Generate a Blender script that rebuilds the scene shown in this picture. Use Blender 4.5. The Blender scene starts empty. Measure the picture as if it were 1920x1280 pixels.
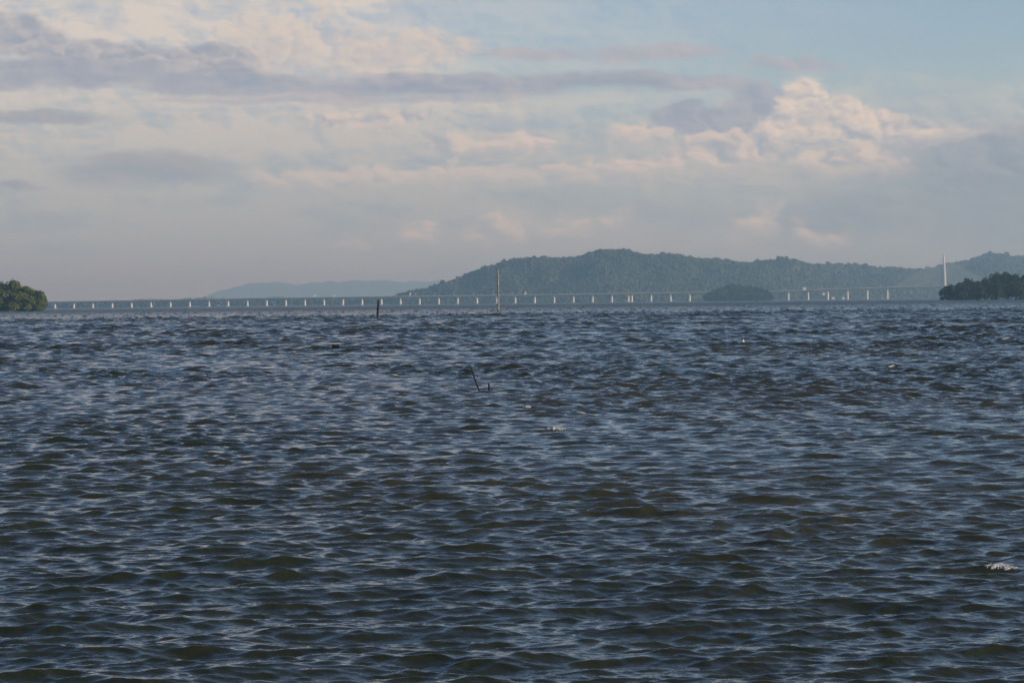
import bpy, math, random
import numpy as np
from mathutils import Vector, Matrix, noise as mnoise

rng = np.random.default_rng(7)
random.seed(7)
sc = bpy.context.scene
C = sc.collection

# ------------------------------------------------------------------ camera
F = 4735.0            # focal length in pixels of the 1920 px wide photograph
CAM_H = 3.0
HOR = 567.0           # row of the true horizon in the middle column
ROLL = 0.0112
cam_d = bpy.data.cameras.new("camera")
cam_d.sensor_width = 36.0
cam_d.lens = F / 1920.0 * 36.0
cam_d.clip_start = 0.5
cam_d.clip_end = 90000.0
cam = bpy.data.objects.new("camera", cam_d)
C.objects.link(cam)
PITCH = math.atan((640.0 - HOR) / F)
cam.matrix_world = (Matrix.Translation((0, 0, CAM_H))
                    @ Matrix.Rotation(math.pi / 2 - PITCH, 4, 'X')
                    @ Matrix.Rotation(-ROLL, 4, 'Z'))
sc.camera = cam


def level(px, py):
    """photo pixel -> (pixels right of the view axis, pixels above the horizon), roll removed"""
    x, y = px - 960.0, 640.0 - py
    c, s = math.cos(ROLL), math.sin(ROLL)
    u, v = x * c + y * s, -x * s + y * c
    return u, v - (640.0 - HOR)


def at(px, py, dist):
    u, v = level(px, py)
    return Vector((u / F * dist, dist, CAM_H + v / F * dist))


def ground(px, py, z=0.0):
    """the place on the water that shows at a pixel"""
    u, v = level(px, py)
    d = (CAM_H - z) * F / max(-v, 0.5)
    return Vector((u / F * d, d, z))


# ------------------------------------------------------------------ sun, exposure
SUN_AZ = math.radians(111.0)      # clockwise from the view direction (+Y): to the right, a little behind
SUN_EL = math.radians(15.0)
sun_dir = Vector((math.sin(SUN_AZ) * math.cos(SUN_EL), math.cos(SUN_AZ) * math.cos(SUN_EL), math.sin(SUN_EL)))
sun_d = bpy.data.lights.new("sun", 'SUN')
sun_d.energy = 4.0
sun_d.angle = math.radians(0.5)
sun_d.color = (1.0, 0.92, 0.74)
sun = bpy.data.objects.new("sun", sun_d)
sun.rotation_euler = (-sun_dir).to_track_quat('-Z', 'Y').to_euler()
sun.location = (200, -100, 300)
C.objects.link(sun)

sc.view_settings.view_transform = 'Standard'
sc.view_settings.look = 'None'
sc.view_settings.gamma = 1.0
sc.view_settings.exposure = 0.0
sc.view_settings.use_curve_mapping = False
sc.render.engine = 'CYCLES'
sc.cycles.max_bounces = 6
sc.cycles.volume_bounces = 0
sc.cycles.volume_max_steps = 64
sc.cycles.use_denoising = True
sc.cycles.use_adaptive_sampling = True
sc.cycles.adaptive_threshold = 0.02


# ------------------------------------------------------------------ node helper
def lin(r, g, b):
    f = lambda c: (c / 255 / 12.92) if c / 255 <= 0.04045 else ((c / 255 + 0.055) / 1.055) ** 2.4
    return (f(r), f(g), f(b), 1.0)


class V:
    """a thin wrapper so that node maths reads like maths"""
    nt = None

    def __init__(self, s): self.s = s

    @staticmethod
    def m(op, *a, clamp=False):
        n = V.nt.nodes.new('ShaderNodeMath'); n.operation = op; n.use_clamp = clamp
        for i, v in enumerate(a):
            if isinstance(v, V): V.nt.links.new(v.s, n.inputs[i])
            else: n.inputs[i].default_value = float(v)
        return V(n.outputs[0])

    def __add__(s, o): return V.m('ADD', s, o)
    __radd__ = __add__
    def __sub__(s, o): return V.m('SUBTRACT', s, o)
    def __rsub__(s, o): return V.m('SUBTRACT', o, s)
    def __mul__(s, o): return V.m('MULTIPLY', s, o)
    __rmul__ = __mul__
    def __truediv__(s, o): return V.m('DIVIDE', s, o)
    def max(s, o): return V.m('MAXIMUM', s, o)
    def min(s, o): return V.m('MINIMUM', s, o)
    def clamp(s): return V.m('ADD', s, 0.0, clamp=True)

    def step(s, lo, hi):
        n = V.nt.nodes.new('ShaderNodeMapRange'); n.interpolation_type = 'SMOOTHSTEP'
        if lo > hi:
            n.inputs[3].default_value, n.inputs[4].default_value = 1.0, 0.0
            lo, hi = hi, lo
        n.inputs[1].default_value, n.inputs[2].default_value = lo, hi
        V.nt.links.new(s.s, n.inputs[0])
        return V(n.outputs[0])


def noise(vec, scale, detail=4.0, rough=0.55, out=0, dist=0.0, dim='3D'):
    n = V.nt.nodes.new('ShaderNodeTexNoise')
    n.noise_dimensions = dim
    n.inputs['Scale'].default_value = scale
    n.inputs['Detail'].default_value = detail
    n.inputs['Roughness'].default_value = rough
    n.inputs['Distortion'].default_value = dist
    V.nt.links.new(vec.s, n.inputs['Vector'])
    return V(n.outputs[out])


def comb(x, y, z):
    n = V.nt.nodes.new('ShaderNodeCombineXYZ')
    for i, v in enumerate((x, y, z)):
        if isinstance(v, V): V.nt.links.new(v.s, n.inputs[i])
        else: n.inputs[i].default_value = v
    return V(n.outputs[0])


def sep(v):
    n = V.nt.nodes.new('ShaderNodeSeparateXYZ')
    V.nt.links.new(v.s, n.inputs[0])
    return [V(o) for o in n.outputs]


def mix(fac, a, b):
    n = V.nt.nodes.new('ShaderNodeMix'); n.data_type = 'RGBA'; n.clamp_factor = True
    for i, v in ((0, fac), (6, a), (7, b)):
        if isinstance(v, V): V.nt.links.new(v.s, n.inputs[i])
        elif i == 0: n.inputs[0].default_value = v
        else: n.inputs[i].default_value = v
    return V(n.outputs[2])


# ------------------------------------------------------------------ sky: clear air and clouds, by direction
world = bpy.data.worlds.new("World")
sc.world = world
world.use_nodes = True
V.nt = world.node_tree
V.nt.nodes.clear()
sky = V.nt.nodes.new('ShaderNodeTexSky')
sky.sky_type = 'NISHITA'
sky.sun_disc = False
sky.sun_elevation = SUN_EL
sky.sun_rotation = SUN_AZ
sky.altitude = 0.0
sky.air_density = 1.0
sky.dust_density = 0.6
sky.ozone_density = 1.8
SKY_STRENGTH = 0.12
bw = V.nt.nodes.new('ShaderNodeVectorMath'); bw.operation = 'MULTIPLY'
V.nt.links.new(sky.outputs[0], bw.inputs[0])
bw.inputs[1].default_value = (SKY_STRENGTH * 1.01, SKY_STRENGTH * 1.03, SKY_STRENGTH * 1.20)
clear = V(bw.outputs[0])

tc = V.nt.nodes.new('ShaderNodeTexCoord')
dx, dy, dz = sep(V(tc.outputs['Generated']))
U0 = V.m('ARCTAN2', dx, dy) * F
V0 = V.m('ARCSINE', dz.max(0.0)) * F
wv = noise(comb(U0 * 0.008, V0 * 0.018 + 40.0, 0.0), 1.0, 3.0, 0.55, out=1, dim='2D')
wx, wy, wz = sep(wv)
U = U0 + (wx - 0.5) * 90.0
W = V0 + (wy - 0.5) * 34.0


UW = comb(U, W, 0.0)


def cover(items):
    """1 in the middle of the nearest of some ellipses (px, py, half width, half height), 0 on its rim, below 0 outside"""
    r = None
    for px, py, a, b in items:
        u0, v0 = level(px, py)
        n = V.nt.nodes.new('ShaderNodeVectorMath'); n.operation = 'MULTIPLY_ADD'
        V.nt.links.new(UW.s, n.inputs[0])
        n.inputs[1].default_value = (1.0 / a, 1.0 / b, 0.0)
        n.inputs[2].default_value = (-u0 / a, -v0 / b, 0.0)
        d = V.nt.nodes.new('ShaderNodeVectorMath'); d.operation = 'DOT_PRODUCT'
        V.nt.links.new(n.outputs[0], d.inputs[0]); V.nt.links.new(n.outputs[0], d.inputs[1])
        e = V(d.outputs['Value'])
        r = e if r is None else r.min(e)
    return 1.0 - r


def sky_noise(su, sv, seed, detail, rough, du=0.0, dv=0.0, u=None, w=None):
    return noise(comb(((u or U0) + du) * su + seed, ((w or V0) + dv) * sv - seed * 1.7, 0.0), 1.0, detail, rough, dim='2D')


def heap(du, dv):
    """rounded heads with creases between them"""
    n = sky_noise(0.0105, 0.0150, 31.7, 2.5, 0.45, du, dv, U, W)
    return V.m('ABSOLUTE', n * 2.0 - 1.0) * 2.2


puff = heap(0.0, 0.0)
relief = puff - heap(7.0, 6.0)                      # one step towards the sun
billow = sky_noise(0.012, 0.019, 11.7, 5.0, 0.58)
relief = relief * 0.8 + (billow - sky_noise(0.012, 0.019, 11.7, 5.0, 0.58, 10.0, 8.0)) * 1.2
streak = sky_noise(0.0030, 0.017, 5.1, 4.0, 0.55)
streak2 = sky_noise(0.0042, 0.026, 22.7, 5.0, 0.6)
broad = sky_noise(0.0016, 0.0030, 9.4, 2.0, 0.5)

col = clear
# thin high veil, thick on the left and low down
left = U.step(150.0, -330.0) * V0.step(1050.0, 560.0)
low = W.step(470.0, 290.0)
veil = (left * (1.0 + 0.9 * (broad - 0.35)) + low * 0.95 + (streak - 0.5) * 0.7 * (left + low).clamp())
veil = veil.max(U0.step(1000.0, -200.0) * 0.42 * V0.step(1000.0, 500.0)).max((broad - 0.62) * 3.0 * V0.step(500.0, 900.0)).clamp()
warm = mix(V0.step(80.0, 540.0), lin(174, 181, 184), lin(222, 213, 203))
cool = mix(V0.step(80.0, 540.0), lin(156, 171, 181), lin(180, 190, 202))
tex = (streak - 0.5) * 1.7 + (streak2 - 0.5) * 1.5 + (relief * 0.9 + (billow - 0.5) * 1.2) * V0.step(60.0, 240.0)
vc = mix((tex + 0.75 + (broad - 0.5) * 0.8 - U0.step(-100.0, 800.0) * 0.4).clamp(), cool, warm)
col = mix(veil * 0.95, col, vc)


def cumulus(col, items, lit, shade, soft=0.5, amp=0.5, gain=1.3, base=0.45, opac=1.0, foot=None):
    """foot: (row of the grey base, row of the lit top)"""
    d = cover(items) + (puff - 0.45) * amp * 0.8 + (billow - 0.5) * amp * 1.8
    a = d.step(0.0, soft)
    l = base + relief * gain + (billow - 0.5) * 0.5
    if foot:
        v = (V0 - (HOR - foot[0])) * (1.0 / (foot[0] - foot[1]))
        l = l + v * 0.6 - 0.3
        a = a * v.step(-0.25, 0.35)
    return mix(a * opac, col, mix(l.clamp(), shade, lit))


def band(col, items, c1, c2, opac=0.85, soft=0.9, ragged=1.7):
    d = cover(items) + (streak2 - 0.5) * ragged + (billow - 0.5) * 1.1
    a = d.step(0.0, soft)
    return mix(a * opac, col, mix((relief * 0.5 + 0.45 + (streak2 - 0.5) * 1.2 + (billow - 0.5) * 0.6).clamp(), c1, c2))


lump = (puff - 0.45) * 26.0 + (billow - 0.5) * 46.0


def shelf(col, x0, y0, x1, y1, depth, lit, grey, opac=0.8, rough=1.0, ends=40.0, edge=0.14):
    """a bank with a lumpy lit rim running from (x0, y0) to (x1, y1), thinning out over depth below the rim"""
    (ua, va), (ub, vb) = level(x0, y0), level(x1, y1)
    rim = (U0 - ua) * ((vb - va) / (ub - ua)) + va
    t = (rim - V0 + lump * rough) * (1.0 / depth)
    win = U.step(ua - ends, ua + ends) * U.step(ub + ends, ub - ends)
    a = t.step(0.0, edge) * t.step(1.0, 0.35) * win
    return mix(a * opac, col, mix((1.05 - t * 1.5 + relief * 1.2).clamp(), grey, lit))


# sunlit heads: upper left and the long cumulus in the middle
col = cumulus(col, [(800, 92, 105, 50), (865, 90, 58, 28), (690, 105, 140, 52), (520, 85, 150, 65), (605, 28, 24, 34)],
              lin(218, 207, 197), lin(188, 189, 195), soft=0.9, base=0.6, opac=0.9, foot=(155, 45))
# grey heads at the left
col = cumulus(col, [(40, 78, 110, 48), (210, 116, 165, 40), (390, 118, 135, 36)],
              lin(200, 195, 194), lin(160, 167, 182), soft=0.6, base=0.35, opac=0.95)
# flat grey-violet decks
col = band(col, [(90, 148, 330, 36), (420, 158, 260, 32), (800, 165, 330, 28), (1130, 158, 310, 25)],
           lin(146, 159, 180), lin(184, 184, 191), opac=0.92)
col = band(col, [(1220, 103, 170, 20), (1020, 106, 160, 13), (1480, 126, 125, 20), (1330, 158, 130, 16), (640, 190, 430, 11)],
           lin(164, 172, 190), lin(198, 191, 192), opac=0.85)
col = band(col, [(280, 322, 200, 42), (45, 354, 50, 12), (90, 225, 170, 14)], lin(148, 158, 173), lin(166, 169, 178), opac=0.72, soft=1.1)
# grey-blue mass at the right
col = band(col, [(1850, 330, 330, 115), (1620, 400, 170, 60), (1900, 420, 260, 110), (2300, 330, 400, 120)], lin(138, 153, 169), lin(156, 168, 181), opac=0.85, soft=1.2)
col = cumulus(col, [(1275, 222, 58, 32), (1420, 200, 66, 50), (1340, 238, 110, 28)],
              lin(182, 184, 192), lin(160, 169, 186), soft=0.4, amp=0.35, base=0.3, opac=0.9)
# the bright heap at the right with its lower shelves
col = cumulus(col, [(1505, 194, 62, 46), (1565, 224, 78, 42), (1655, 242, 100, 34), (1470, 230, 66, 38), (1590, 262, 160, 36), (1740, 262, 120, 24)],
              lin(229, 216, 203), lin(176, 181, 191), soft=0.6, amp=0.5, gain=1.25, base=0.6, opac=0.95, foot=(300, 160))
col = cumulus(col, [(1190, 250, 74, 20), (960, 262, 66, 21), (1000, 270, 56, 17), (1330, 268, 120, 24), (1420, 290, 66, 17), (1240, 302, 170, 18), (1600, 297, 130, 17), (840, 268, 70, 15), (690, 228, 180, 20)],
              lin(220, 207, 198), lin(178, 181, 189), soft=0.9, gain=1.9, base=0.6, opac=0.85)
CREAM, ROSE, PALE, SLATE = lin(219, 206, 197), lin(226, 212, 200), lin(181, 185, 190), lin(158, 169, 182)
col = shelf(col, 500, 318, 1440, 284, 75, CREAM, PALE, 0.62, 0.7, 90.0)
col = shelf(col, 870, 256, 1010, 262, 55, CREAM, PALE, 0.75, 1.0)
col = shelf(col, 1130, 238, 1235, 232, 60, CREAM, PALE, 0.8, 0.9, 25.0)
col = shelf(col, 1290, 252, 1440, 236, 60, CREAM, lin(170, 177, 189), 0.7, 0.9)
col = shelf(col, 1500, 300, 1690, 292, 60, CREAM, lin(166, 174, 186), 0.6, 0.8)
col = shelf(col, 1730, 258, 1960, 206, 190, lin(168, 175, 186), lin(146, 159, 173), 0.75, 1.1, 70.0)
# far small heads low over the hill
col = shelf(col, 1160, 368, 1330, 392, 70, lin(170, 176, 186), SLATE, 0.6, 1.0)
col = shelf(col, 1470, 382, 1640, 362, 90, lin(162, 170, 183), lin(148, 160, 175), 0.75, 1.0, 25.0)
for x0, y0, x1, y1, dp, op in ((755, 414, 812, 408, 52, 0.9), (875, 414, 912, 418, 36, 0.75), (930, 398, 992, 392, 75, 0.75), (1015, 408, 1105, 412, 45, 0.8),
                               (1142, 392, 1172, 378, 55, 0.7), (1372, 402, 1402, 396, 60, 0.6), (1408, 384, 1448, 372, 70, 0.85), (1490, 420, 1580, 426, 44, 0.75), (640, 452, 690, 448, 30, 0.4)):
    col = shelf(col, x0 - 6, y0 - 4, x1 + 6, y1 - 4, dp * 1.3, ROSE, PALE, op, 0.8, 14.0, 0.4)
bg = V.nt.nodes.new('ShaderNodeBackground')
V.nt.links.new(col.s, bg.inputs[0])
bg.inputs[1].default_value = 1.0
wo = V.nt.nodes.new('ShaderNodeOutputWorld')
V.nt.links.new(bg.outputs[0], wo.inputs[0])
world.cycles.sampling_method = 'MANUAL'
world.cycles.sample_map_resolution = 512


# ------------------------------------------------------------------ object helpers
def tag(o, label=None, cat=None, group=None, kind=None):
    for k, v in (('label', label), ('category', cat), ('group', group), ('kind', kind)):
        if v: o[k] = v
    return o


def mesh_obj(name, verts, faces, m, parent=None, smooth=False):
    me = bpy.data.meshes.new(name)
    verts = np.asarray(verts, dtype=np.float32)
    if isinstance(faces, np.ndarray):
        n, k = faces.shape
        me.vertices.add(len(verts)); me.vertices.foreach_set('co', verts.ravel())
        me.loops.add(n * k); me.loops.foreach_set('vertex_index', faces.astype(np.int32).ravel())
        me.polygons.add(n); me.polygons.foreach_set('loop_start', np.arange(0, n * k, k, dtype=np.int32))
        me.update(calc_edges=True)
    else:
        me.from_pydata([tuple(v) for v in verts], [], faces)
    if smooth:
        me.polygons.foreach_set('use_smooth', np.ones(len(me.polygons), dtype=bool))
    me.materials.append(m)
    me.update()
    o = bpy.data.objects.new(name, me)
    C.objects.link(o)
    o.parent = parent
    return o


def empty(name, loc):
    o = bpy.data.objects.new(name, None)
    o.location = loc
    o.empty_display_size = 1.0
    C.objects.link(o)
    return o


def mat(name, base, rough=0.8, var=0.0, scale=1.0, spec=0.3, var_col=None, bump=0.0, bscale=5.0, detail=4.0):
    m = bpy.data.materials.new(name); m.use_nodes = True
    V.nt = m.node_tree
    p = V.nt.nodes['Principled BSDF']
    p.inputs['Roughness'].default_value = rough
    p.inputs['Specular IOR Level'].default_value = spec
    t = V.nt.nodes.new('ShaderNodeTexCoord')
    co = V(t.outputs['Object'])
    c2 = var_col or tuple(max(0, c * (1 - var)) for c in base)
    n1 = noise(co, scale, detail, 0.6)
    c = mix(n1.step(0.32, 0.68), tuple(base) + (1,), tuple(c2) + (1,))
    V.nt.links.new(c.s, p.inputs['Base Color'])
    if bump:
        b = V.nt.nodes.new('ShaderNodeBump'); b.inputs['Strength'].default_value = bump
        b.inputs['Distance'].default_value = 0.05
        V.nt.links.new(noise(co, bscale, 5, 0.6).s, b.inputs['Height'])
        V.nt.links.new(b.outputs[0], p.inputs['Normal'])
    return m


def tube(path, radii, seg=8, cap=True, start=0):
    """rings along a path; returns verts, faces"""
    vs, fs = [], []
    path = [Vector(p) for p in path]
    for i, p in enumerate(path):
        d = (path[min(i + 1, len(path) - 1)] - path[max(i - 1, 0)]).normalized()
        a = d.cross(Vector((0, 1, 0.02)) if abs(d.y) < 0.9 else Vector((1, 0, 0))).normalized()
        b = d.cross(a)
        for k in range(seg):
            t = 2 * math.pi * k / seg
            vs.append(p + (a * math.cos(t) + b * math.sin(t)) * radii[i])
    for i in range(len(path) - 1):
        for k in range(seg):
            q = (k + 1) % seg
            fs.append([start + i * seg + k, start + i * seg + q, start + (i + 1) * seg + q, start + (i + 1) * seg + k])
    if cap:
        fs.append([start + k for k in range(seg)][::-1])
        fs.append([start + (len(path) - 1) * seg + k for k in range(seg)])
    return vs, fs


class MB:
    def __init__(s): s.v, s.f = [], []

    def box(s, lo, hi, taper=0.0):
        n = len(s.v)
        (x0, y0, z0), (x1, y1, z1) = lo, hi
        t = taper
        s.v += [(x0, y0, z0), (x1, y0, z0), (x1, y1, z0), (x0, y1, z0),
                (x0 + t, y0 + t, z1), (x1 - t, y0 + t, z1), (x1 - t, y1 - t, z1), (x0 + t, y1 - t, z1)]
        s.f += [[n + i for i in q] for q in ((3, 2, 1, 0), (4, 5, 6, 7), (0, 1, 5, 4), (1, 2, 6, 5), (2, 3, 7, 6), (3, 0, 4, 7))]
        return s

    def tube(s, path, radii, seg=8):
        v, f = tube(path, radii, seg, start=len(s.v))
        s.v += v; s.f += f
        return s

    def extrude(s, prof, x0, x1):
        """profile of (y, z) points, counter-clockwise seen from +x, extruded along x"""
        n, k = len(s.v), len(prof)
        s.v += [(x0, y, z) for y, z in prof] + [(x1, y, z) for y, z in prof]
        for i in range(k):
            j = (i + 1) % k
            s.f.append([n + i, n + j, n + k + j, n + k + i])
        s.f.append([n + i for i in range(k)]); s.f.append([n + k + i for i in range(k)][::-1])
        return s

    def build(s, name, m, parent=None, smooth=False):
        return mesh_obj(name, [tuple(v) for v in s.v], s.f, m, parent, smooth)


# ------------------------------------------------------------------ the sea
NW, NL, NB = 190, 40, 100        # chop; of these the longest; longer waves that stand in for it where the mesh is coarse
lam = np.exp(rng.uniform(math.log(0.085), math.log(0.62), NW + NB))
lam[:NL] = rng.uniform(0.6, 1.8, NL)
lam[NW:] = np.exp(rng.uniform(math.log(0.35), math.log(4.5), NB))
th = rng.normal(0.12, 0.50, NW + NB)
th[:NL] = rng.normal(0.12, 0.40, NL)
kk = 2 * math.pi / lam
kx, ky = kk * np.sin(th), -kk * np.cos(th)         # running towards the shore the camera stands on
ph = rng.uniform(0, 2 * math.pi, NW + NB)
SLOPE2 = 0.043                                      # mean square slope carried by the mesh
wgt = np.where((lam[:NW] > 0.12) & (lam[:NW] < 0.36), 1.6, 0.9); wgt[:NL] = 1.5
wgt = np.concatenate([wgt / wgt.sum(), np.full(NB, 1.0 / NB)])
amp = np.sqrt(2 * SLOPE2 * wgt) / kk


def gust(x, y):
    return (0.90 + 0.30 * np.sin(x * 0.071 + 0.031 * y + 1.0) * np.sin(y * 0.053 - 0.021 * x)
            + 0.24 * np.sin(x * 0.21 - y * 0.027 + 2.0) * np.sin(0.09 * y + 0.05 * x) + 0.12 * np.sin(x * 0.43 + y * 0.19))


def sea_disp(x, y, cell):
    """Gerstner sum; waves the mesh cannot carry fade out"""
    x, y, cell = (np.asarray(q, dtype=np.float32) for q in (x, y, cell))
    dxx = np.zeros_like(x); dyy = np.zeros_like(x); dzz = np.zeros_like(x)
    g = np.clip(gust(x, y), 0.78, 1.3)
    fade = lambda l: np.clip((np.float32(l) / np.maximum(cell, 1e-6) - 2.0) / 2.5, 0, 1)
    kept = sum(wgt[i] * fade(lam[i]) ** 2 for i in range(NW))
    near = lambda l: fade(l) * np.clip((15.0 - np.float32(l) / np.maximum(cell, 1e-6)) / 7.0, 0, 1)   # just longer than the mesh can carry
    kept_b = sum(wgt[i] * near(lam[i]) ** 2 for i in range(NW, NW + NB))
    swap = np.sqrt(np.clip((2.9 - 1.0 * np.clip((cell - 0.25) / 0.3, 0, 1)) * (0.92 - kept), 0, 3) / np.maximum(kept_b, 0.03))   # the water stays as rough
    for i in range(NW + NB):
        w = near(lam[i]) * swap if i >= NW else fade(lam[i])
        sel = np.nonzero(w > 0.01)[0]
        if not len(sel): continue
        p = np.float32(kx[i]) * x[sel] + np.float32(ky[i]) * y[sel] + np.float32(ph[i])
        a = amp[i] * w[sel] * (g[sel] if i >= NL // 2 else 1.0)
        s = np.sin(p)
        dzz[sel] += a * np.cos(p)
        dxx[sel] -= 0.9 * a * s * kx[i] / kk[i]
        dyy[sel] -= 0.9 * a * s * ky[i] / kk[i]
    return dxx, dyy, dzz


rad = [0.0, 3.0, 5.0, 7.0, 9.0]
while rad[-1] < 560.0:
    r = rad[-1]
    rad.append(r + (0.008 * r if r < 17.0 else min((0.0011 if r < 45.0 else 0.0018) * r, 0.70)))
n_fine = len(rad)
while rad[-1] < 32500.0:
    rad.append(rad[-1] + (min(max(0.70, (rad[-1] - 500.0) * 0.014), 9.0) if rad[-1] < 2200 else (rad[-1] - 1900.0) * 0.035))
rad = np.array(rad)
half = math.radians(13.2)
fine_az = np.linspace(-half, half, 350)
side = half + (np.linspace(0, 1, 22)[1:] ** 2.2) * (math.pi - half)
azs = np.concatenate([-side[::-1], fine_az, side])
daz = np.gradient(azs)
R, A = np.meshgrid(rad, azs, indexing='ij')
DR = np.gradient(rad)[:, None] * np.ones_like(A)
DA = daz[None, :] * R
X, Y = R * np.sin(A), R * np.cos(A)
cell = np.maximum(DR * 0.75, DA)
ddx, ddy, ddz = sea_disp(X.ravel(), Y.ravel(), cell.ravel())
# beyond the fine grid long low waves keep the water from going mirror flat
far = np.clip((R.ravel() - 420.0) / 500.0, 0, 1) * (np.abs(A.ravel()) < half * 1.3)
fx, fy, fr = X.ravel(), Y.ravel(), R.ravel()
rw = rng.normal(0, 1, len(fx))
ddz += far * rw * np.minimum(0.22 * DR.ravel(), 0.40)
sea_v = np.stack([fx + ddx, fy + ddy, ddz], 1)
sea_v[R.ravel() < 6.0, 2] *= 0.2
nr, na = R.shape
i0 = (np.arange(nr - 1)[:, None] * na + np.arange(na - 1)[None, :]).ravel()
sea_f = np.stack([i0, i0 + na, i0 + na + 1, i0 + 1], 1)[:, ::-1]

m = bpy.data.materials.new("sea_water"); m.use_nodes = True
V.nt = m.node_tree
p = V.nt.nodes['Principled BSDF']
p.inputs['IOR'].default_value = 1.333
p.inputs['Roughness'].default_value = 0.045
g = V(V.nt.nodes.new('ShaderNodeNewGeometry').outputs['Position'])
silt = noise(g, 0.02, 3, 0.5)
wc = mix(silt.step(0.35, 0.7), (0.020, 0.024, 0.011, 1), (0.044, 0.039, 0.019, 1))
V.nt.links.new(wc.s, p.inputs['Base Color'])
b = V.nt.nodes.new('ShaderNodeBump')
b.inputs['Strength'].default_value = 0.5
b.inputs['Distance'].default_value = 0.045
rip = noise(g, 6.0, 4, 0.55, dist=0.4)
V.nt.links.new(rip.s, b.inputs['Height'])
V.nt.links.new(b.outputs[0], p.inputs['Normal'])
gx, gy, gz = sep(g)
off = V.m('SQRT', gx * gx + gy * gy)
# open water away from the shore is ruffled finer than the mesh can show
V.nt.links.new((off.step(260.0, 1500.0) * 0.36 + 0.045).s, p.inputs['Roughness'])
M_SEA = m
sea = mesh_obj("sea", sea_v, sea_f, M_SEA, smooth=True)
tag(sea, kind='structure')


def sea_z(x, y):
    """height of the fine water surface at a place (horizontal drift ignored)"""
    xx, yy = np.array([x]), np.array([y])
    r = math.hypot(x, y)
    return float(sea_disp(xx, yy, np.array([max(0.75 * 0.0017 * r, 0.0013 * r)]))[2][0])


# ------------------------------------------------------------------ land: hill, far shore, mountains
def interp(pts, x):
    return np.interp(x, [q[0] for q in pts], [q[1] for q in pts])


HILL = [(690, 571), (735, 560), (751, 556), (774, 547), (790, 545), (811, 540), (832, 533), (857, 524), (882, 514), (894, 508), (921, 499),
        (939, 494), (959, 488), (988, 486), (1028, 485), (1064, 486), (1082, 484), (1099, 479), (1121, 471), (1135, 469), (1152, 468),
        (1172, 469), (1188, 473), (1200, 477), (1229, 480), (1241, 478), (1260, 478), (1276, 479), (1287, 483), (1297, 483), (1315, 488),
        (1331, 486), (1345, 486), (1366, 490), (1391, 494), (1419, 495), (1437, 491), (1451, 489), (1476, 489), (1495, 493), (1522, 498),
        (1540, 497), (1559, 499), (1573, 497), (1605, 498), (1640, 502), (1656, 506), (1665, 503), (1679, 503), (1693, 505), (1732, 507),
        (1757, 504), (1778, 498), (1819, 491), (1833, 484), (1854, 478), (1886, 480), (1899, 483), (1920, 482), (2000, 474), (2150, 486), (2350, 520), (2600, 545)]
RIDGE = [(690, 7500), (1150, 7850), (1260, 8000), (1420, 8900), (1600, 9800), (1757, 10500), (1860, 10900), (2600, 11500)]
SHORE = [(690, 7250), (1150, 7150), (1420, 7400), (1600, 8100), (1757, 8600), (2600, 9000)]


def hill_h(px, t):
    """height at photo column px and fraction t of the way shore -> ridge (t > 1: the far side)"""
    rd, sh = interp(RIDGE, px), interp(SHORE, px)
    d = np.where(t <= 1, sh + (rd - sh) * t, rd + (t - 1) * 600.0)
    u = px - 960.0
    py = interp(HILL, px)
    v = (640 - py) * math.cos(ROLL) - u * math.sin(ROLL) - (640 - HOR)
    top = np.maximum(CAM_H + v / F * rd - 7.0, 2.0)
    x = u / F * d
    up = np.where(t <= 1, np.sin(np.clip(t, 0, 1) * math.pi / 2) ** 1.25, np.clip(1 - (t - 1) ** 2 * 0.9, 0, 1))
    spur = np.zeros_like(x)
    for a, b, c, q in ((0.0105, 0.0040, 0.3, 0.5), (0.021, -0.006, 1.9, 0.32), (0.045, 0.011, 4.0, 0.2), (0.083, -0.03, 2.2, 0.10)):
        spur += q * np.sin(a * x + b * d + c + 0.9 * np.sin(0.006 * d + c))
    mid = np.clip(4 * t * (1 - t), 0, 1) ** 2 * np.clip((1 - t) / 0.5, 0, 1)
    h = top * up * (1 + 0.42 * spur * mid) + 0.6 * np.minimum(t * 20, 1)
    return x, d, h


cols = np.linspace(690, 2600, 320)
ts = np.concatenate([np.linspace(-0.02, 1, 60), np.linspace(1.05, 2.0, 10)])
CC, TT = np.meshgrid(cols, ts, indexing='ij')
hx, hd, hh = hill_h(CC.ravel(), TT.ravel())
hh = np.where(TT.ravel() < 0, -1.5, hh)
nc, nt_ = CC.shape
i0 = (np.arange(nc - 1)[:, None] * nt_ + np.arange(nt_ - 1)[None, :]).ravel()
hill_f = np.stack([i0, i0 + nt_, i0 + nt_ + 1, i0 + 1], 1)
M_SOIL = mat("forest_floor", (0.035, 0.045, 0.02), 0.9, scale=0.02, var_col=(0.07, 0.06, 0.03))
tag(mesh_obj("hill", np.stack([hx, hd, hh], 1), hill_f, M_SOIL, smooth=True), kind='structure')

# crowns of the far forest: the upper two thirds of a knobbly ball, many joined into one wood
ICO_V, ICO_F = [], []


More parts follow.
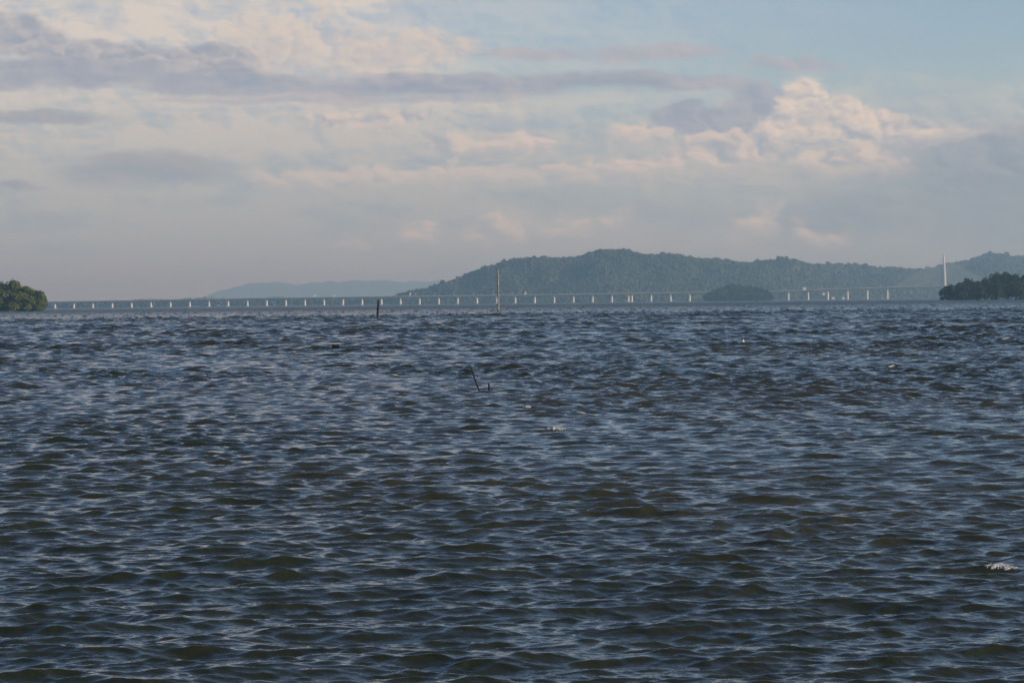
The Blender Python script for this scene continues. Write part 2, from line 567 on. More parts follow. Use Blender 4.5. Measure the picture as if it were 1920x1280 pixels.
def ico(sub):
    t = (1 + 5 ** 0.5) / 2
    v = [Vector(q).normalized() for q in ((-1, t, 0), (1, t, 0), (-1, -t, 0), (1, -t, 0), (0, -1, t), (0, 1, t), (0, -1, -t), (0, 1, -t), (t, 0, -1), (t, 0, 1), (-t, 0, -1), (-t, 0, 1))]
    f = [(0, 11, 5), (0, 5, 1), (0, 1, 7), (0, 7, 10), (0, 10, 11), (1, 5, 9), (5, 11, 4), (11, 10, 2), (10, 7, 6), (7, 1, 8),
         (3, 9, 4), (3, 4, 2), (3, 2, 6), (3, 6, 8), (3, 8, 9), (4, 9, 5), (2, 4, 11), (6, 2, 10), (8, 6, 7), (9, 8, 1)]
    for _ in range(sub):
        mid, nf = {}, []
        def mp(a, b):
            k = (min(a, b), max(a, b))
            if k not in mid:
                mid[k] = len(v); v.append((v[a] + v[b]).normalized())
            return mid[k]
        for a, b, c in f:
            x, y, z = mp(a, b), mp(b, c), mp(c, a)
            nf += [(a, x, z), (b, y, x), (c, z, y), (x, y, z)]
        f = nf
    return np.array(v), np.array(f)


bv, bf = ico(0)
keep = bv[bf].mean(1)[:, 2] > -0.5
bf = bf[keep]
used = np.unique(bf)
remap = -np.ones(len(bv), int); remap[used] = np.arange(len(used))
bv, bf = bv[used], remap[bf]


def wood(name, pts, rads, hts, m, label):
    """pts: (n,3) crown centres; joined crowns"""
    n = len(pts)
    jit = 1 + rng.normal(0, 0.22, (n, len(bv), 1))
    v = bv[None] * jit
    a = rng.uniform(0, 6.28, n)
    ca, sa = np.cos(a)[:, None], np.sin(a)[:, None]
    v = np.stack([v[..., 0] * ca - v[..., 1] * sa, v[..., 0] * sa + v[..., 1] * ca, v[..., 2]], -1)
    v = v * np.stack([rads, rads, hts], 1)[:, None, :] + pts[:, None, :]
    f = bf[None] + (np.arange(n) * len(bv))[:, None, None]
    o = mesh_obj(name, v.reshape(-1, 3), f.reshape(-1, 3), m)
    return tag(o, label, 'forest', kind='stuff')


M_CANOPY = mat("canopy", (0.015, 0.025, 0.011), 0.9, scale=0.012, var_col=(0.062, 0.064, 0.028), spec=0.15, detail=5.0)
NT = 23000
cpx = np.concatenate([rng.uniform(735, 1960, NT), rng.uniform(735, 1960, 2200)])
ctt = np.concatenate([rng.beta(1.15, 0.95, NT), rng.uniform(0.93, 1.03, 2200)])
fx_, fd_, fh_ = hill_h(cpx, ctt)
fr_ = rng.gamma(5.0, 0.62, len(cpx)) * (1 + 0.25 * (fd_ > 8500)) + 1.3
fz_ = rng.uniform(0.75, 1.25, len(cpx)) * fr_
tall = rng.uniform(size=len(cpx)) < 0.035
wood("hill_forest", np.stack([fx_, fd_, fh_ + fz_ * 0.45 + tall * 6.0], 1), fr_, fz_, M_CANOPY,
     "dense hazy forest covering the hills behind the bridge")

# far low shore on the left, just behind the bridge
SH_TOP = [(-400, 562), (60, 566), (160, 564), (190, 563.5), (240, 562), (275, 560), (295, 560), (320, 561.5), (345, 558.5), (380, 557.5), (430, 559), (480, 558.5),
          (500, 557), (520, 555.5), (540, 556.5), (570, 558), (600, 557), (690, 556.5), (740, 554), (790, 552), (900, 556), (1300, 556)]
sx = np.linspace(-400, 1000, 60)
rows = [(7600, -1.5), (7650, 1.2), (8000, 2.5), (8600, 3.0)]
sv, sf = [], []
for j, (d, z) in enumerate(rows):
    for q in sx: sv.append(((q - 960) / F * d, d + 40 * math.sin(q * 0.02), z))
n = len(sx)
for j in range(len(rows) - 1):
    for i in range(n - 1): sf.append([j * n + i, j * n + i + 1, (j + 1) * n + i + 1, (j + 1) * n + i])
tag(mesh_obj("far_shore", sv, sf, M_SOIL, smooth=True), kind='structure')
NS = 3000
spx = rng.uniform(-60, 860, NS)
sd = rng.uniform(7680, 7950, NS)
su = spx - 960
stop = CAM_H + ((640 - interp(SH_TOP, spx)) - su * ROLL - (640 - HOR)) / F * sd
lay = rng.uniform(0.25, 1.0, NS) ** 0.7
sr = rng.uniform(3.5, 8, NS)
sz = np.maximum(stop * lay - sr * 0.8, 3.0)
wood("shore_forest", np.stack([su / F * sd, sd, sz], 1), sr, sr * 0.85, M_CANOPY, "low dark treeline on the far shore behind the left half of the bridge")

# pale mountains
MT = [(300, 575), (380, 560), (406, 549), (420, 543), (442, 537), (466, 533), (495, 531), (520, 528), (537, 530.5), (551, 533), (571, 530.5), (585, 527.5), (597, 530.5),
      (608, 530.5), (620, 526.4), (640, 530.3), (664, 527.7), (690, 525.5), (712, 524), (747, 527), (760, 529), (770, 526.2), (788, 528.5), (802, 530), (820, 526), (832, 528), (900, 535), (1000, 548), (1120, 572)]
mpx = np.linspace(300, 1120, 260)
mts = np.linspace(0, 2, 40)
MP, MTT = np.meshgrid(mpx, mts, indexing='ij')
mp_, mt_ = MP.ravel(), MTT.ravel()
md = 26600 + 1400 * mt_
mtop = np.maximum(CAM_H + ((640 - interp(MT, mp_)) - (mp_ - 960) * ROLL - (640 - HOR)) / F * 28000, 0)
mh = mtop * np.where(mt_ <= 1, np.sin(mt_ * math.pi / 2) ** 0.9, 1 - (mt_ - 1) ** 2)
mxx = (mp_ - 960) / F * 28000
mtop_j = 1 + 0.03 * np.sin(mxx * 0.0065 + 1) + 0.022 * np.sin(mxx * 0.017) + 0.012 * np.sin(mxx * 0.041 + 2)
mh *= mtop_j * (1 + (0.14 * np.sin(mxx * 0.004 + mt_ * 3) - 0.10) * np.clip(4 * mt_ * (1 - mt_), 0, 1))
mh = np.where(mt_ <= 0, -1.5, mh)
nc, nt_ = MP.shape
i0 = (np.arange(nc - 1)[:, None] * nt_ + np.arange(nt_ - 1)[None, :]).ravel()
tag(mesh_obj("far_mountains", np.stack([mxx, md, mh], 1), np.stack([i0, i0 + nt_, i0 + nt_ + 1, i0 + 1], 1), M_CANOPY, smooth=True), kind='structure')

# ------------------------------------------------------------------ the long bridge
M_CONC = mat("concrete", (0.68, 0.66, 0.62), 0.75, scale=0.25, var=0.18)
M_CONC_D = mat("dark_concrete", (0.30, 0.30, 0.30), 0.8, scale=0.3, var=0.25)  # darker grey concrete for deck, parapets and pile caps
M_STEEL = mat("painted_steel", (0.6, 0.6, 0.6), 0.5, scale=0.5, var=0.1)
BD = 6500.0
PX = F / BD                                           # photo pixels per metre at the bridge
pier_px = [-42, -5, 32, 68, 104, 139.5, 175, 211.5, 247.5, 284, 320.4, 356.7, 392.8, 428.7, 464.9, 501, 536.8, 572.7, 608.5, 644, 680, 716, 751.6, 787.5, 823.5,
           859, 895.4, 932, 967, 1003.4, 1040, 1076, 1112, 1148, 1179, 1185.6, 1221.6, 1258, 1294, 1331, 1368, 1405, 1442, 1479, 1516, 1553, 1590, 1627, 1664.6, 1773, 1880, 1917, 1954, 1991]
DECK = [(-400, 17.0), (90, 18.0), (250, 19.0), (500, 21.5), (750, 22.0), (1000, 22.4), (1260, 23.5), (1440, 24.5), (1480, 25.2), (1590, 29.0), (1665, 31.0), (1773, 32.0), (1880, 31.0), (2100, 27.0)]
bx = lambda q: (q - 960.0) / PX
bridge = empty("road_bridge", (0, BD, 0))
tag(bridge, "long pale concrete bridge on many piers with one tall cable stayed pylon", 'bridge')
dpx = np.linspace(-240, 2080, 117)
sec_deck = [(-11, -0.6), (-5.0, -1.0), (-3.6, -3.2), (3.6, -3.2), (5.0, -1.0), (11, -0.6), (11, 0.0), (-11, 0.0)]
sec_par = [(-11.35, -0.8), (-11.03, -0.8), (-11.03, 1.15), (-11.35, 1.15)]
def sweep(sec):
    v, f = [], []
    k = len(sec)
    for q in dpx:
        z = interp(DECK, q)
        v += [(bx(q), y, z + dz_) for y, dz_ in sec]
    for i in range(len(dpx) - 1):
        for j in range(k):
            f.append([i * k + j, i * k + (j + 1) % k, (i + 1) * k + (j + 1) % k, (i + 1) * k + j])
    f.append(list(range(k))[::-1]); f.append([(len(dpx) - 1) * k + j for j in range(k)])
    return v, f
v, f = sweep(sec_deck); mesh_obj("deck", v, f, M_CONC_D, bridge)
v, f = sweep(sec_par); mesh_obj("parapet", v, f, M_CONC_D, bridge)
v, f = sweep([(-y, z) for y, z in sec_par][::-1]); mesh_obj("parapet", v, f, M_CONC_D, bridge)


def pier_mesh(h):
    mb = MB()
    ring = lambda w, d, z: [(w * math.cos(t), d * math.sin(t), z) for t in np.linspace(0, 2 * math.pi, 17)[:-1]]
    zs = [(2.7, 3.4, -2.0), (2.7, 3.4, h - 5.5), (2.9, 4.6, h - 3.9), (2.9, 4.8, h - 3.205)]
    for w, d, z in zs: mb.v += ring(w, d, z)
    for i in range(len(zs) - 1):
        for k in range(16):
            q = (k + 1) % 16
            mb.f.append([i * 16 + k, i * 16 + q, (i + 1) * 16 + q, (i + 1) * 16 + k])
    mb.f.append([(len(zs) - 1) * 16 + k for k in range(16)])
    return mb


for q in pier_px:
    if q == 1773: continue
    h = float(interp(DECK, q))
    po = pier_mesh(h).build("pier", M_CONC, bridge)
    po.location = (bx(q), 0, 0)
    MB().box((-4.2, -6.0, -2.0), (4.2, 6.0, 1.1), 0.3).build("pile_cap", M_CONC_D, po)
for i in range(-2, 52):
    q = 18 + 36.3 * i
    if q > 2000: break
    z = float(interp(DECK, q))
    lp = MB().tube([(0, 0, 0), (0, 0, 6), (0, 0, 9.6)], [0.30, 0.24, 0.18], 6)
    lp.tube([(0, 0, 9.5), (0, -1.4, 10.2), (0, -2.6, 10.3)], [0.16, 0.14, 0.12], 5).tube([(0, 0, 9.5), (0, 1.4, 10.2), (0, 2.6, 10.3)], [0.16, 0.14, 0.12], 5)
    o = lp.build("lamp_post", M_STEEL, bridge); o.location = (bx(q), 0, z + 0.004)
# pylon with its fan of stays
pyl = MB()
zt = 118.0
path = [(0, -2.0), (0, 26.0), (-1.2, 60.0), (-3.0, 90.0), (-4.2, 110.0)]
for (w0, d0, z0, x0), (w1, d1, z1, x1) in zip([(4.2, 7, -2, 0), (3.4, 5, 24, 0), (2.6, 3.2, 70, -1.2)], [(3.4, 5, 24, 0), (2.6, 3.2, 70, -1.2), (1.7, 2.2, 112, -3.2)]):
    n = len(pyl.v)
    pyl.v += [(x0 + sx_ * w0, sy_ * d0, z0) for sx_, sy_ in ((-1, -.6), (-.5, -1), (.5, -1), (1, -.6), (1, .6), (.5, 1), (-.5, 1), (-1, .6))]
    pyl.v += [(x1 + sx_ * w1, sy_ * d1, z1) for sx_, sy_ in ((-1, -.6), (-.5, -1), (.5, -1), (1, -.6), (1, .6), (.5, 1), (-.5, 1), (-1, .6))]
    for k in range(8):
        j = (k + 1) % 8
        pyl.f.append([n + k, n + j, n + 8 + j, n + 8 + k])
    pyl.f.append([n + 8 + k for k in range(8)])
po = pyl.build("pylon", M_CONC, bridge); po.location = (bx(1773), 0, 0)
MB().tube([(-3.2, 0, 112.0), (-3.3, 0, 115.5), (-3.4, 0, 119.0)], [0.9, 0.6, 0.35], 8).build("mast", M_STEEL, po)
MB().box((-8, -13, -2.0), (8, 13, 2.2), 0.5).build("pile_cap", M_CONC_D, po)
for s in (-1, 1):
    for k in range(13):
        dist = 18 + k * 9.6
        q = 1773 + s * dist * PX
        z0 = float(interp(DECK, q)) + 0.3
        z1 = 58 + k * 3.9
        x1 = bx(1773) - 1.2 - (z1 - 58) / 52 * 2.0
        MB().tube([(bx(q), 0, z0), ((bx(q) + x1) / 2, 0, (z0 + z1) / 2 - 0.4), (x1, 0, z1)], [0.36] * 3, 5).build("stay_cable", M_STEEL, bridge)

# ------------------------------------------------------------------ trees on the three islets
M_BARK = mat("bark", (0.09, 0.07, 0.05), 0.9, scale=1.5, var=0.5)


def leaf_mat(name, a, b, scale):
    m = mat(name, a, 0.7, scale=scale, var_col=b, spec=0.2)
    p = m.node_tree.nodes['Principled BSDF']
    return m


M_LEAF_G = leaf_mat("mangrove_leaves", (0.060, 0.078, 0.010), (0.130, 0.132, 0.020), 0.35)
M_LEAF_D = leaf_mat("shaded_leaves", (0.018, 0.030, 0.010), (0.045, 0.050, 0.016), 0.22)  # leaf colour darkened to carry the cloud shade over the right islet


def tree(name, label, group, base, top_z, wid, leaf, n, m, seed, low=0.12):
    """a tapered trunk with limbs, and a crown of leaf clumps round uneven lobes"""
    r = np.random.default_rng(seed)
    root = empty(name, base)
    H = top_z - base[2]
    tag(root, label, 'tree', group)
    mb = MB()
    lean = r.normal(0, 0.05, 2)
    mb.tube([(0, 0, -1.0), (lean[0] * H * .3, lean[1] * H * .3, H * .3), (lean[0] * H * .6, lean[1] * H * .6, H * .62), (lean[0] * H, lean[1] * H, H * .86)],
            [0.028 * H, 0.021 * H, 0.013 * H, 0.004 * H], 7)
    lobes = []
    for k in range(13):
        a = k * 2.4 + r.uniform(-.5, .5)
        t = r.uniform(low + 0.10, 0.86)
        rr = wid * 0.5 * r.uniform(0.35, 0.72) * (1.0 if t < .7 else 0.7)
        c = np.array([math.cos(a) * rr, math.sin(a) * rr, H * t])
        s = wid * r.uniform(0.17, 0.30)
        lobes.append((c, s, min(s * r.uniform(0.65, 0.95), H * 0.3)))
        st = (lean[0] * H * t * .5, lean[1] * H * t * .5, H * t * 0.62)
        mb.tube([st, tuple((np.array(st) + c) / 2 + [0, 0, -.02 * H]), tuple(c)], [0.010 * H, 0.006 * H, 0.003 * H], 5)
    lobes.append((np.array([lean[0] * H, lean[1] * H, H * 0.86]), wid * 0.22, H * 0.14))
    lobes.append((np.array([wid * .1, 0, H * 0.72]), wid * 0.3, H * 0.2))
    mb.build("trunk", M_BARK, root)
    vs = []
    w8 = np.array([l[1] ** 2 for l in lobes]); w8 /= w8.sum()
    pick = r.choice(len(lobes), n, p=w8)
    for li in pick:
        c, s, sz_ = lobes[li]
        d = r.normal(size=3); d /= np.linalg.norm(d)
        q = c + d * np.array([s, s, sz_]) * (r.uniform(0.55, 1.0) ** 0.5 if r.uniform() < 0.8 else r.uniform(0.95, 1.45))
        q[2] = max(q[2], H * low * r.uniform(0.3, 1.2))
        nrm = d * 0.8 + r.normal(0, 0.55, 3) + [0, 0, 0.25]
        nrm /= np.linalg.norm(nrm)
        a = np.cross(nrm, r.normal(size=3)); a /= np.linalg.norm(a)
        b_ = np.cross(nrm, a)
        L = leaf * r.uniform(0.5, 1.25)
        vs += [q - a * L * .55, q - b_ * L * .32 + nrm * L * .1, q + a * L * .55, q + b_ * L * .32 + nrm * L * .08]
    fa = np.arange(n * 4).reshape(-1, 4)
    mesh_obj("crown", np.array(vs), fa, m, root)
    return root


def bank(name, px0, px1, d, depth, top, seed):
    """mud bank an islet grows on"""
    r = np.random.default_rng(seed)
    x0, x1 = (px0 - 960) / F * d, (px1 - 960) / F * d
    v, f = [], []
    nx, ny = 40, 14
    for i in range(nx):
        for j in range(ny):
            a, c = i / (nx - 1), j / (ny - 1)
            e = math.sin(math.pi * a) ** 0.35 * math.sin(math.pi * c) ** 0.5
            v.append((x0 + (x1 - x0) * a, d - depth * 0.25 + depth * c + 5 * math.sin(a * 9 + seed), -1.6 + (top + 1.6) * e * (0.85 + 0.2 * r.uniform())))
    for i in range(nx - 1):
        for j in range(ny - 1):
            f.append([i * ny + j, (i + 1) * ny + j, (i + 1) * ny + j + 1, i * ny + j + 1])
    return tag(mesh_obj(name, v, f, M_MUD, smooth=True), kind='structure')


M_MUD = mat("mud", (0.10, 0.08, 0.055), 0.7, scale=0.3, var=0.4)
bank("mud_bank", -260, 84, 1840, 50, 0.3, 1)
bank("mud_bank", 1764, 2120, 2250, 100, 0.8, 2)
bank("mud_bank", 1318, 1452, 5500, 120, 2.5, 3)


def islet(trees, d, leaf, n, m, name, group, tip, low=0.1, z0=0.3):
    """trees: (label, px, top row, width px, metres further back)"""
    for k, (lab, px, py, w, back) in enumerate(trees):
        dd = d + back
        tp = at(px, py, dd)
        tree(name, lab, group, Vector((tp.x, dd, z0)), tp.z, w / F * dd, leaf, n, m, tip + k, low)


islet([("mangrove tree cut by the left edge of the picture", 2, 527, 42, 14),
       ("tallest mangrove tree of the left islet with a tufted top", 27, 524.5, 30, 12),
       ("mid height mangrove tree right of the tallest on the left islet", 47, 537, 34, 10),
       ("mangrove tree before the last two at the right of the left islet", 62, 544, 28, 7),
       ("tall slim mangrove tree near the right tip of the left islet", 74, 546, 22, 4),
       ("smallest mangrove tree at the right tip of the left islet", 81, 558, 16, 2),
       ("low mangrove bush tree in front at the left edge", 8, 545, 40, -2),
       ("low leafy mangrove in front of the tallest tree", 32, 549, 38, -4),
       ("low leafy mangrove in the front middle of the left islet", 55, 556, 34, -4),
       ("low leafy mangrove in front near the right tip", 72, 563, 26, -4),
       ("mangrove tree standing just outside the left edge", -28, 521, 50, 10)],
      1840, 1.5, 3800, M_LEAF_G, "mangrove_tree", "mangrove trees on the left islet", 100, low=0.05)
islet([("small tree at the left tip of the dark right islet", 1769, 541, 16, 0),
       ("low tree second from the left tip of the right islet", 1780, 534, 22, 4),
       ("rounded tree left of the first hump on the right islet", 1797, 530, 26, 10),
       ("humped tree with lit top in the left half of the right islet", 1814, 521.5, 26, 16),
       ("lower tree in the dip between the right islet's two humps", 1832, 527, 26, 14),
       ("tree rising left of the broad top of the right islet", 1849, 521.5, 24, 18),
       ("broad tree forming the left of the right islet's high top", 1866, 511.5, 28, 24),
       ("broad tree forming the right of the right islet's high top", 1884, 510, 28, 24),
       ("tree with a notch beside it near the right edge", 1904, 514, 24, 22),
       ("tree of the right islet cut by the right edge", 1921, 515, 26, 22),
       ("tree of the right islet just outside the right edge", 1945, 512, 34, 22),
       ("low front tree at the shore below the first hump", 1806, 538, 34, -8),
       ("low front tree at the shore below the dip", 1836, 537, 38, -8),
       ("low front tree at the shore below the high top", 1868, 532, 42, -8),
       ("low front tree at the shore by the right edge", 1903, 532, 42, -8)],
      2250, 1.8, 3000, M_LEAF_D, "shore_tree", "trees on the right islet", 200, low=0.04)
islet([("tree at the left tip of the islet before the bridge", 1330, 548, 22, 0),
       ("second tree from the left tip of the middle islet", 1345, 542.5, 24, 6),
       ("tree left of the highest on the middle islet", 1358, 536.5, 24, 12),
       ("highest tree of the islet before the bridge", 1371, 532, 26, 16),
       ("tree right of the highest on the middle islet", 1387, 533, 26, 16),
       ("tree over the centre right of the middle islet", 1402, 534.5, 24, 14),
       ("tree above the right shoulder of the middle islet", 1418, 538.5, 24, 10),
       ("tree near the right tip of the middle islet", 1433, 542.5, 24, 6),
       ("last tree at the right tip of the middle islet", 1443, 549.5, 16, 0),
       ("low front tree left of centre on the middle islet", 1352, 551, 34, -10),
       ("low front tree at the centre of the middle islet", 1382, 547, 38, -10),
       ("low front tree right of centre on the middle islet", 1414, 550, 38, -10)],
      5500, 3.6, 1600, M_LEAF_D, "islet_tree", "trees on the islet before the bridge", 300, low=0.03)

# ------------------------------------------------------------------ stakes and poles in the water
M_WOOD = mat("wet_wood", (0.020, 0.015, 0.012), 0.75, scale=2.0, var=0.5, bump=0.4, bscale=6)
M_POLE = mat("grey_pole", (0.34, 0.31, 0.27), 0.8, scale=0.8, var=0.5, bump=0.3, bscale=4)
M_POLE_B = mat("tide_stain", (0.06, 0.05, 0.04), 0.7, scale=1.5, var=0.4)


def stake(name, label, cat, base_px, top_px, w_px, m, bow=0.0, foot=None, seg=9, group=None):
    g_ = ground(*base_px)
    d = g_.y
    t_ = at(top_px[0], top_px[1], d)
    ax = Vector((t_.x - g_.x, 0, t_.z))
    r = w_px / F * d / 2
    root = empty(name, (g_.x, g_.y, 0))
    tag(root, label, cat, group)
    ks = np.linspace(-1.2 / max(ax.z, 1.0) - 0.05, 1.0, 9)
    path, rr = [], []
    for i, k in enumerate(ks):
        off = bow * math.sin(math.pi * max(k, 0)) * ax.z
        path.append(ax * k + Vector((off + random.uniform(-.12, .12) * r, random.uniform(-.12, .12) * r, 0)))
        rr.append(r * (1.06 - 0.16 * k) * random.uniform(0.94, 1.06))
    mb = MB(); mb.tube(path, rr, seg)
    mb.build("shaft", m, root, smooth=False)
    if foot:
        k1 = foot
        path2 = [ax * k for k in (-0.03, k1 * .5, k1)]
        MB().tube(path2, [r * 1.16, r * 1.15, r * 1.12], seg).build("tide_mark", M_POLE_B, root)
    return root


stake("mooring_stake", "short dark wooden stake leaning right in the far water", 'stake', (707.5, 598), (710, 562), 4.2, M_WOOD)
stake("marker_pole", "tall thin grey pole standing alone in the water before the hill", 'pole', (934.8, 587), (933, 504.5), 3.6, M_POLE, foot=0.06)
stake("leaning_stick", "thin crooked stick leaning left out of the water", 'stick', (900, 735), (883, 686), 2.7, M_WOOD, bow=-0.025)
stake("short_stick", "short upright stick stub beside the leaning stick", 'stick', (917.3, 735), (917, 718.5), 3.8, M_WOOD)
stake("twig", "tiny dark twig poking from the waves at the left", 'stick', (394, 711), (385.5, 699), 1.7, M_WOOD)

# ------------------------------------------------------------------ floating things
M_BLACK = mat("black_plastic", (0.012, 0.013, 0.016), 0.45, scale=3.0, var=0.3)
M_YELL = mat("cream_plastic", (0.72, 0.66, 0.38), 0.5, scale=4.0, var=0.15)
g_ = ground(629, 659.5)
pxm = g_.y / F
dr = empty("drum", (g_.x, g_.y, 0.24))
tag(dr, "black drum floating low in the waves at the left", 'drum')
mb = MB()
L, rr_ = 14 * pxm, 3.9 * pxm
prof = [(-L / 2, .86), (-L / 2 + .02, 1.0), (-L * .18, 1.0), (-L * .17, 1.06), (-L * .15, 1.06), (-L * .14, 1.0), (L * .14, 1.0), (L * .15, 1.06), (L * .17, 1.06), (L * .18, 1.0), (L / 2 - .02, 1.0), (L / 2, .86)]
mb.tube([(a, a * 0.12, 3.2 * pxm - a * 0.06) for a, _ in prof], [rr_ * q for _, q in prof], 18)
mb.build("barrel", M_BLACK, dr, smooth=False)
MB().tube([(L * .5, L * .06, 3.6 * pxm), (L * .5 + .05, L * .066, 3.6 * pxm)], [.035, .035], 8).build("bung", M_POLE_B, dr)


def buoy(label, px, py, w, h, m, name="float_buoy"):
    g_ = ground(px, py)
    s = g_.y / F
    root = empty(name, (g_.x, g_.y, sea_z(g_.x, g_.y) if g_.y < 300 else 0.05))
    tag(root, label, 'buoy')
    w, h = w * s, h * s
    mb = MB()
    pr = [(-.35, .25), (-.2, .46), (0.0, .5), (.28, .46), (.62, .26), (.9, .12), (1.0, .10)]
    mb.tube([(z * h * .12, 0, z * h) for z, _ in pr], [q * w for _, q in pr], 12)
    mb.build("body", m, root, smooth=True)
    MB().tube([(.12 * h, 0, h), (.125 * h, 0, h * 1.08)], [.07 * w, .06 * w], 7).build("cap", M_POLE_B, root)
    return root


buoy("small cream conical buoy bobbing at the right of the water", 1393, 642, 6.5, 6.5, M_YELL)

# ------------------------------------------------------------------ whitecaps: froth of small bubbles on breaking crests
M_FOAM = mat("froth", (0.60, 0.57, 0.50), 0.6, scale=8.0, var=0.2)


def whitecap(label, px, py, wpx, n):
    """one lumpy sheet of froth lying over a crest; only its lumps rise out of the water"""
    g_ = ground(px, py)
    d = g_.y
    wid = wpx / F * d
    cell_ = max(0.75 * 0.0017 * d, 0.0013 * d)
    # settle on the highest water close by
    oy, ox = np.meshgrid(np.linspace(-0.03, 0.03, 25) * d, np.linspace(-0.3, 0.3, 7) * wid)
    zz = sea_disp(g_.x + ox.ravel(), g_.y + oy.ravel(), np.full(ox.size, cell_))[2]
    i = int(zz.argmax())
    cx, cy = g_.x + ox.ravel()[i], g_.y + oy.ravel()[i]
    nx, ny = 56, 22
    a, c = np.meshgrid(np.linspace(-1, 1, nx), np.linspace(-1, 1, ny), indexing='ij')
    x = cx + a.ravel() * wid * 0.62
    y = cy + (c.ravel() - 0.55) * wid * 0.34 + 0.10 * wid * np.sin(a.ravel() * 2.5 + px)
    ex, ey, ez = sea_disp(x, y, np.full(x.size, cell_))
    lump = np.array([mnoise.noise(Vector((p_ * 24 / 1.2, q_ * 9, px))) * 0.6 + mnoise.noise(Vector((p_ * 5, q_ * 2.5, px + 9))) * 0.7 for p_, q_ in zip(a.ravel(), c.ravel())])
    edge = 1 - (np.abs(a.ravel()) ** 2 + np.abs(c.ravel()) ** 2)
    hgt = (lump + edge * 0.9 - 0.46) * 0.09 * wid
    hgt = np.where(hgt > 0, hgt, hgt * 2.0 - 0.01)
    i0 = (np.arange(nx - 1)[:, None] * ny + np.arange(ny - 1)[None, :]).ravel()
    o = mesh_obj("whitecap", np.stack([x + ex - cx, y + ey - cy, ez + np.minimum(hgt, 0.08 * wid)], 1),
                 np.stack([i0, i0 + ny, i0 + ny + 1, i0 + 1], 1), M_FOAM)
    o.location = (cx, cy, 0)
    tag(o, label, 'foam', "whitecaps on the waves")


for lab, px, py, w, n in [
    ("largest white froth on a wave cut by the right edge", 1893, 1066, 62, 170),
    ("bright froth on a wave crest right of the sticks", 1052, 804, 42, 120),
    ("short froth on a far crest above the right waves", 1664, 691, 15, 50),
    ("small froth left of the leaning stick", 748, 703, 11, 40),
    ("small froth below the drum on the left waves", 523, 715, 13, 36),
    ("thin froth between the tall pole and the sticks", 808, 643, 16, 30),
    ("speck of froth above the drum", 652, 638, 8, 22),
    ("speck of froth below the short stick", 983, 763, 16, 24),
    ("speck of froth below the brightest middle crest's right", 1090, 777, 18, 24),
    ("thin froth on the far water at the right edge", 1871, 637, 14, 24),
    ("speck of froth near the foot of the tall pole", 826, 608, 10, 14),
]:
    whitecap(lab, px, py, w, n)

# ------------------------------------------------------------------ small far things: boats and buildings
M_HULL = mat("brown_hull", (0.16, 0.07, 0.045), 0.6, scale=1.0, var=0.3)
M_WHITE = mat("white_paint", (0.78, 0.77, 0.74), 0.6, scale=0.4, var=0.1)
M_ROOF = mat("rust_roof", (0.30, 0.13, 0.08), 0.7, scale=0.5, var=0.3)
M_GLASS = mat("dark_pane", (0.02, 0.025, 0.03), 0.15, scale=1.0, var=0.2, spec=0.5)


def boat(label, px, d, L, mast):
    root = empty("work_boat", ((px - 960) / F * d, d, 0.0))
    tag(root, label, 'boat')
    mb = MB()
    st = [(-.5, .55, 1.0), (-.3, .9, .9), (0, 1.0, .85), (.3, .8, 1.0), (.5, .08, 1.5)]
    B, Hh = L * .16, L * .12
    for x, w, z in st:
        mb.v += [(x * L, -B * w, z * Hh), (x * L, -B * w * .7, -.06 * L), (x * L, B * w * .7, -.06 * L), (x * L, B * w, z * Hh)]
    for i in range(len(st) - 1):
        for k in range(3): mb.f.append([i * 4 + k, i * 4 + k + 1, i * 4 + 5 + k, i * 4 + 4 + k])
        mb.f.append([i * 4 + 3, i * 4, i * 4 + 4, i * 4 + 7])
    mb.f.append([3, 2, 1, 0])
    mb.build("hull", M_HULL, root)
    cb = MB().box((-.34 * L, -B * .62, Hh * .8), (-.05 * L, B * .62, Hh * 2.2), .04 * L).build("cabin", M_WHITE, root)
    for k in range(3):
        MB().box((-.29 * L + k * .07 * L, -B * .62 - .03, Hh * 1.35), (-.25 * L + k * .07 * L, -B * .5, Hh * 1.75)).build("window", M_GLASS, cb)
    if mast:
        MB().tube([(-.1 * L, 0, Hh), (-.1 * L, 0, L * mast)], [.25, .12], 6).build("mast", M_ROOF, root)


boat("brown boat with a tall mast beside the bridge pier left of the pylon", 1657, 6300, 15.0, 0.85)
boat("small brown boat on the water left of the right islet", 1735.5, 6000, 7.5, 0.55)
boat("tiny low boat close to the left tip of the right islet", 1757, 5600, 5.0, 0)


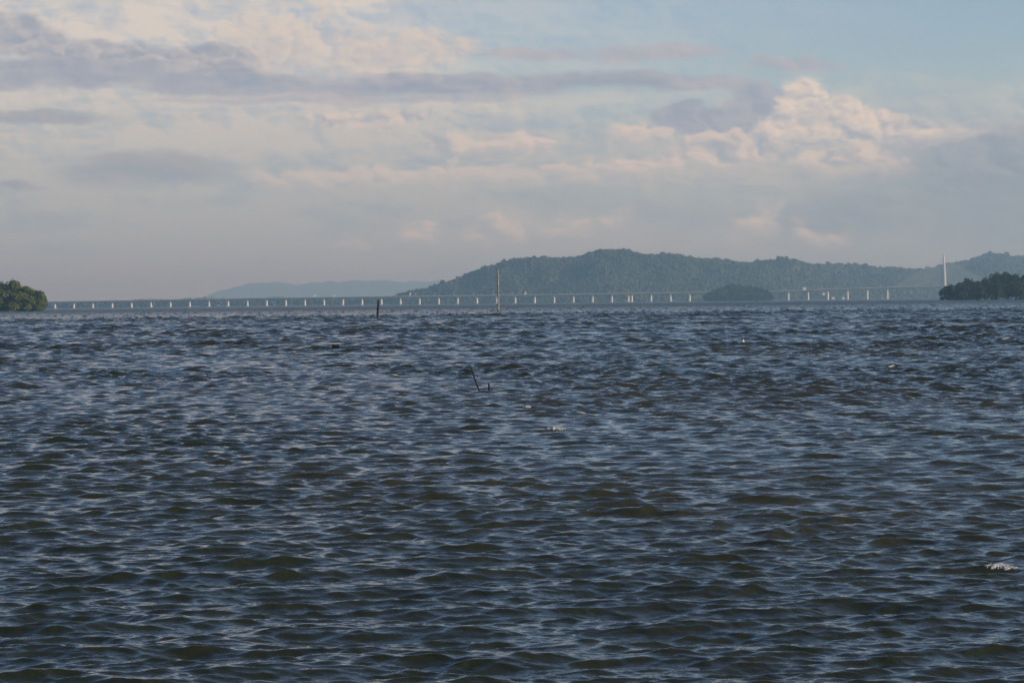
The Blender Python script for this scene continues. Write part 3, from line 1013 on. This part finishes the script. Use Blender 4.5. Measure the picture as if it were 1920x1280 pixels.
def house(label, px, py, d, w, h, roof, name="shore_house", tower=False, cat="building"):
    b0 = at(px, py, d)
    root = empty(name, (b0.x, d, b0.z - h))
    tag(root, label, cat)
    wall = MB().box((-w / 2, -w * .4, -2.5), (w / 2, w * .4, h * .68)).build("wall", M_WHITE, root)
    for k in (-1, 1):
        MB().box((k * w * .25 - w * .08, -w * .4 - .06, h * .25), (k * w * .25 + w * .08, -w * .39, h * .5)).build("window", M_GLASS, wall)
    rb = MB()
    if roof == 'gable':
        rb.extrude([(-w * .48, h * .681), (w * .48, h * .681), (0, h)], -w * .56, w * .56).build("roof", M_ROOF, root)
    else:
        zs = [(0.0, .5), (.3, .48), (.62, .38), (.85, .22), (1.0, .03)]
        rb.tube([(0, 0, h * (.681 + .32 * a)) for a, _ in zs], [w * q for _, q in zs], 14).build("dome", M_WHITE, root)


house("left of two small white domed buildings behind the bridge", 589.5, 552.5, 7640, 6.5, 9.0, 'dome', "domed_building")
house("right of two small white domed buildings behind the bridge", 626, 553.0, 7640, 6.0, 8.5, 'dome', "domed_building")
house("slim white tower at the left foot of the hill", 768.8, 548.5, 7180, 4.0, 11.0, 'dome', "white_tower", cat="tower")
house("white house above the deck at the foot of the hill by the tall pole", 985, 546.5, 7080, 6.0, 6.0, 'gable')
house("white house with rust roof on the slope right of the middle islet", 1508, 537, 7400, 10.0, 8.0, 'gable')
house("white house under the deck between two bridge piers", 1544, 547, 7850, 7.0, 8.0, 'gable')
house("low white shed on the shore under the right of the bridge", 1562, 555.5, 7900, 10.0, 6.0, 'gable')
house("low white shed left of the pier nearest the shore sheds", 1581, 556, 7950, 9.0, 6.0, 'gable')

# ------------------------------------------------------------------ the hazy air
hz = MB().box((-33500, -33500, -6.0), (33500, 33500, 320.0)).build("haze", M_WHITE)
hz.data.materials.clear()
m = bpy.data.materials.new("hazy_air"); m.use_nodes = True
m.node_tree.nodes.clear()
pv = m.node_tree.nodes.new('ShaderNodeVolumePrincipled')
pv.inputs['Density'].default_value = 1.0e-4
pv.inputs['Color'].default_value = (0.47, 0.77, 1.0, 1)
pv.inputs['Absorption Color'].default_value = (0.94, 1, 1, 1)      # scatters only: near air looks blue, the far distance pale
pv.inputs['Anisotropy'].default_value = 0.32
ou = m.node_tree.nodes.new('ShaderNodeOutputMaterial')
m.node_tree.links.new(pv.outputs[0], ou.inputs['Volume'])
hz.data.materials.append(m)
tag(hz, kind='stuff')
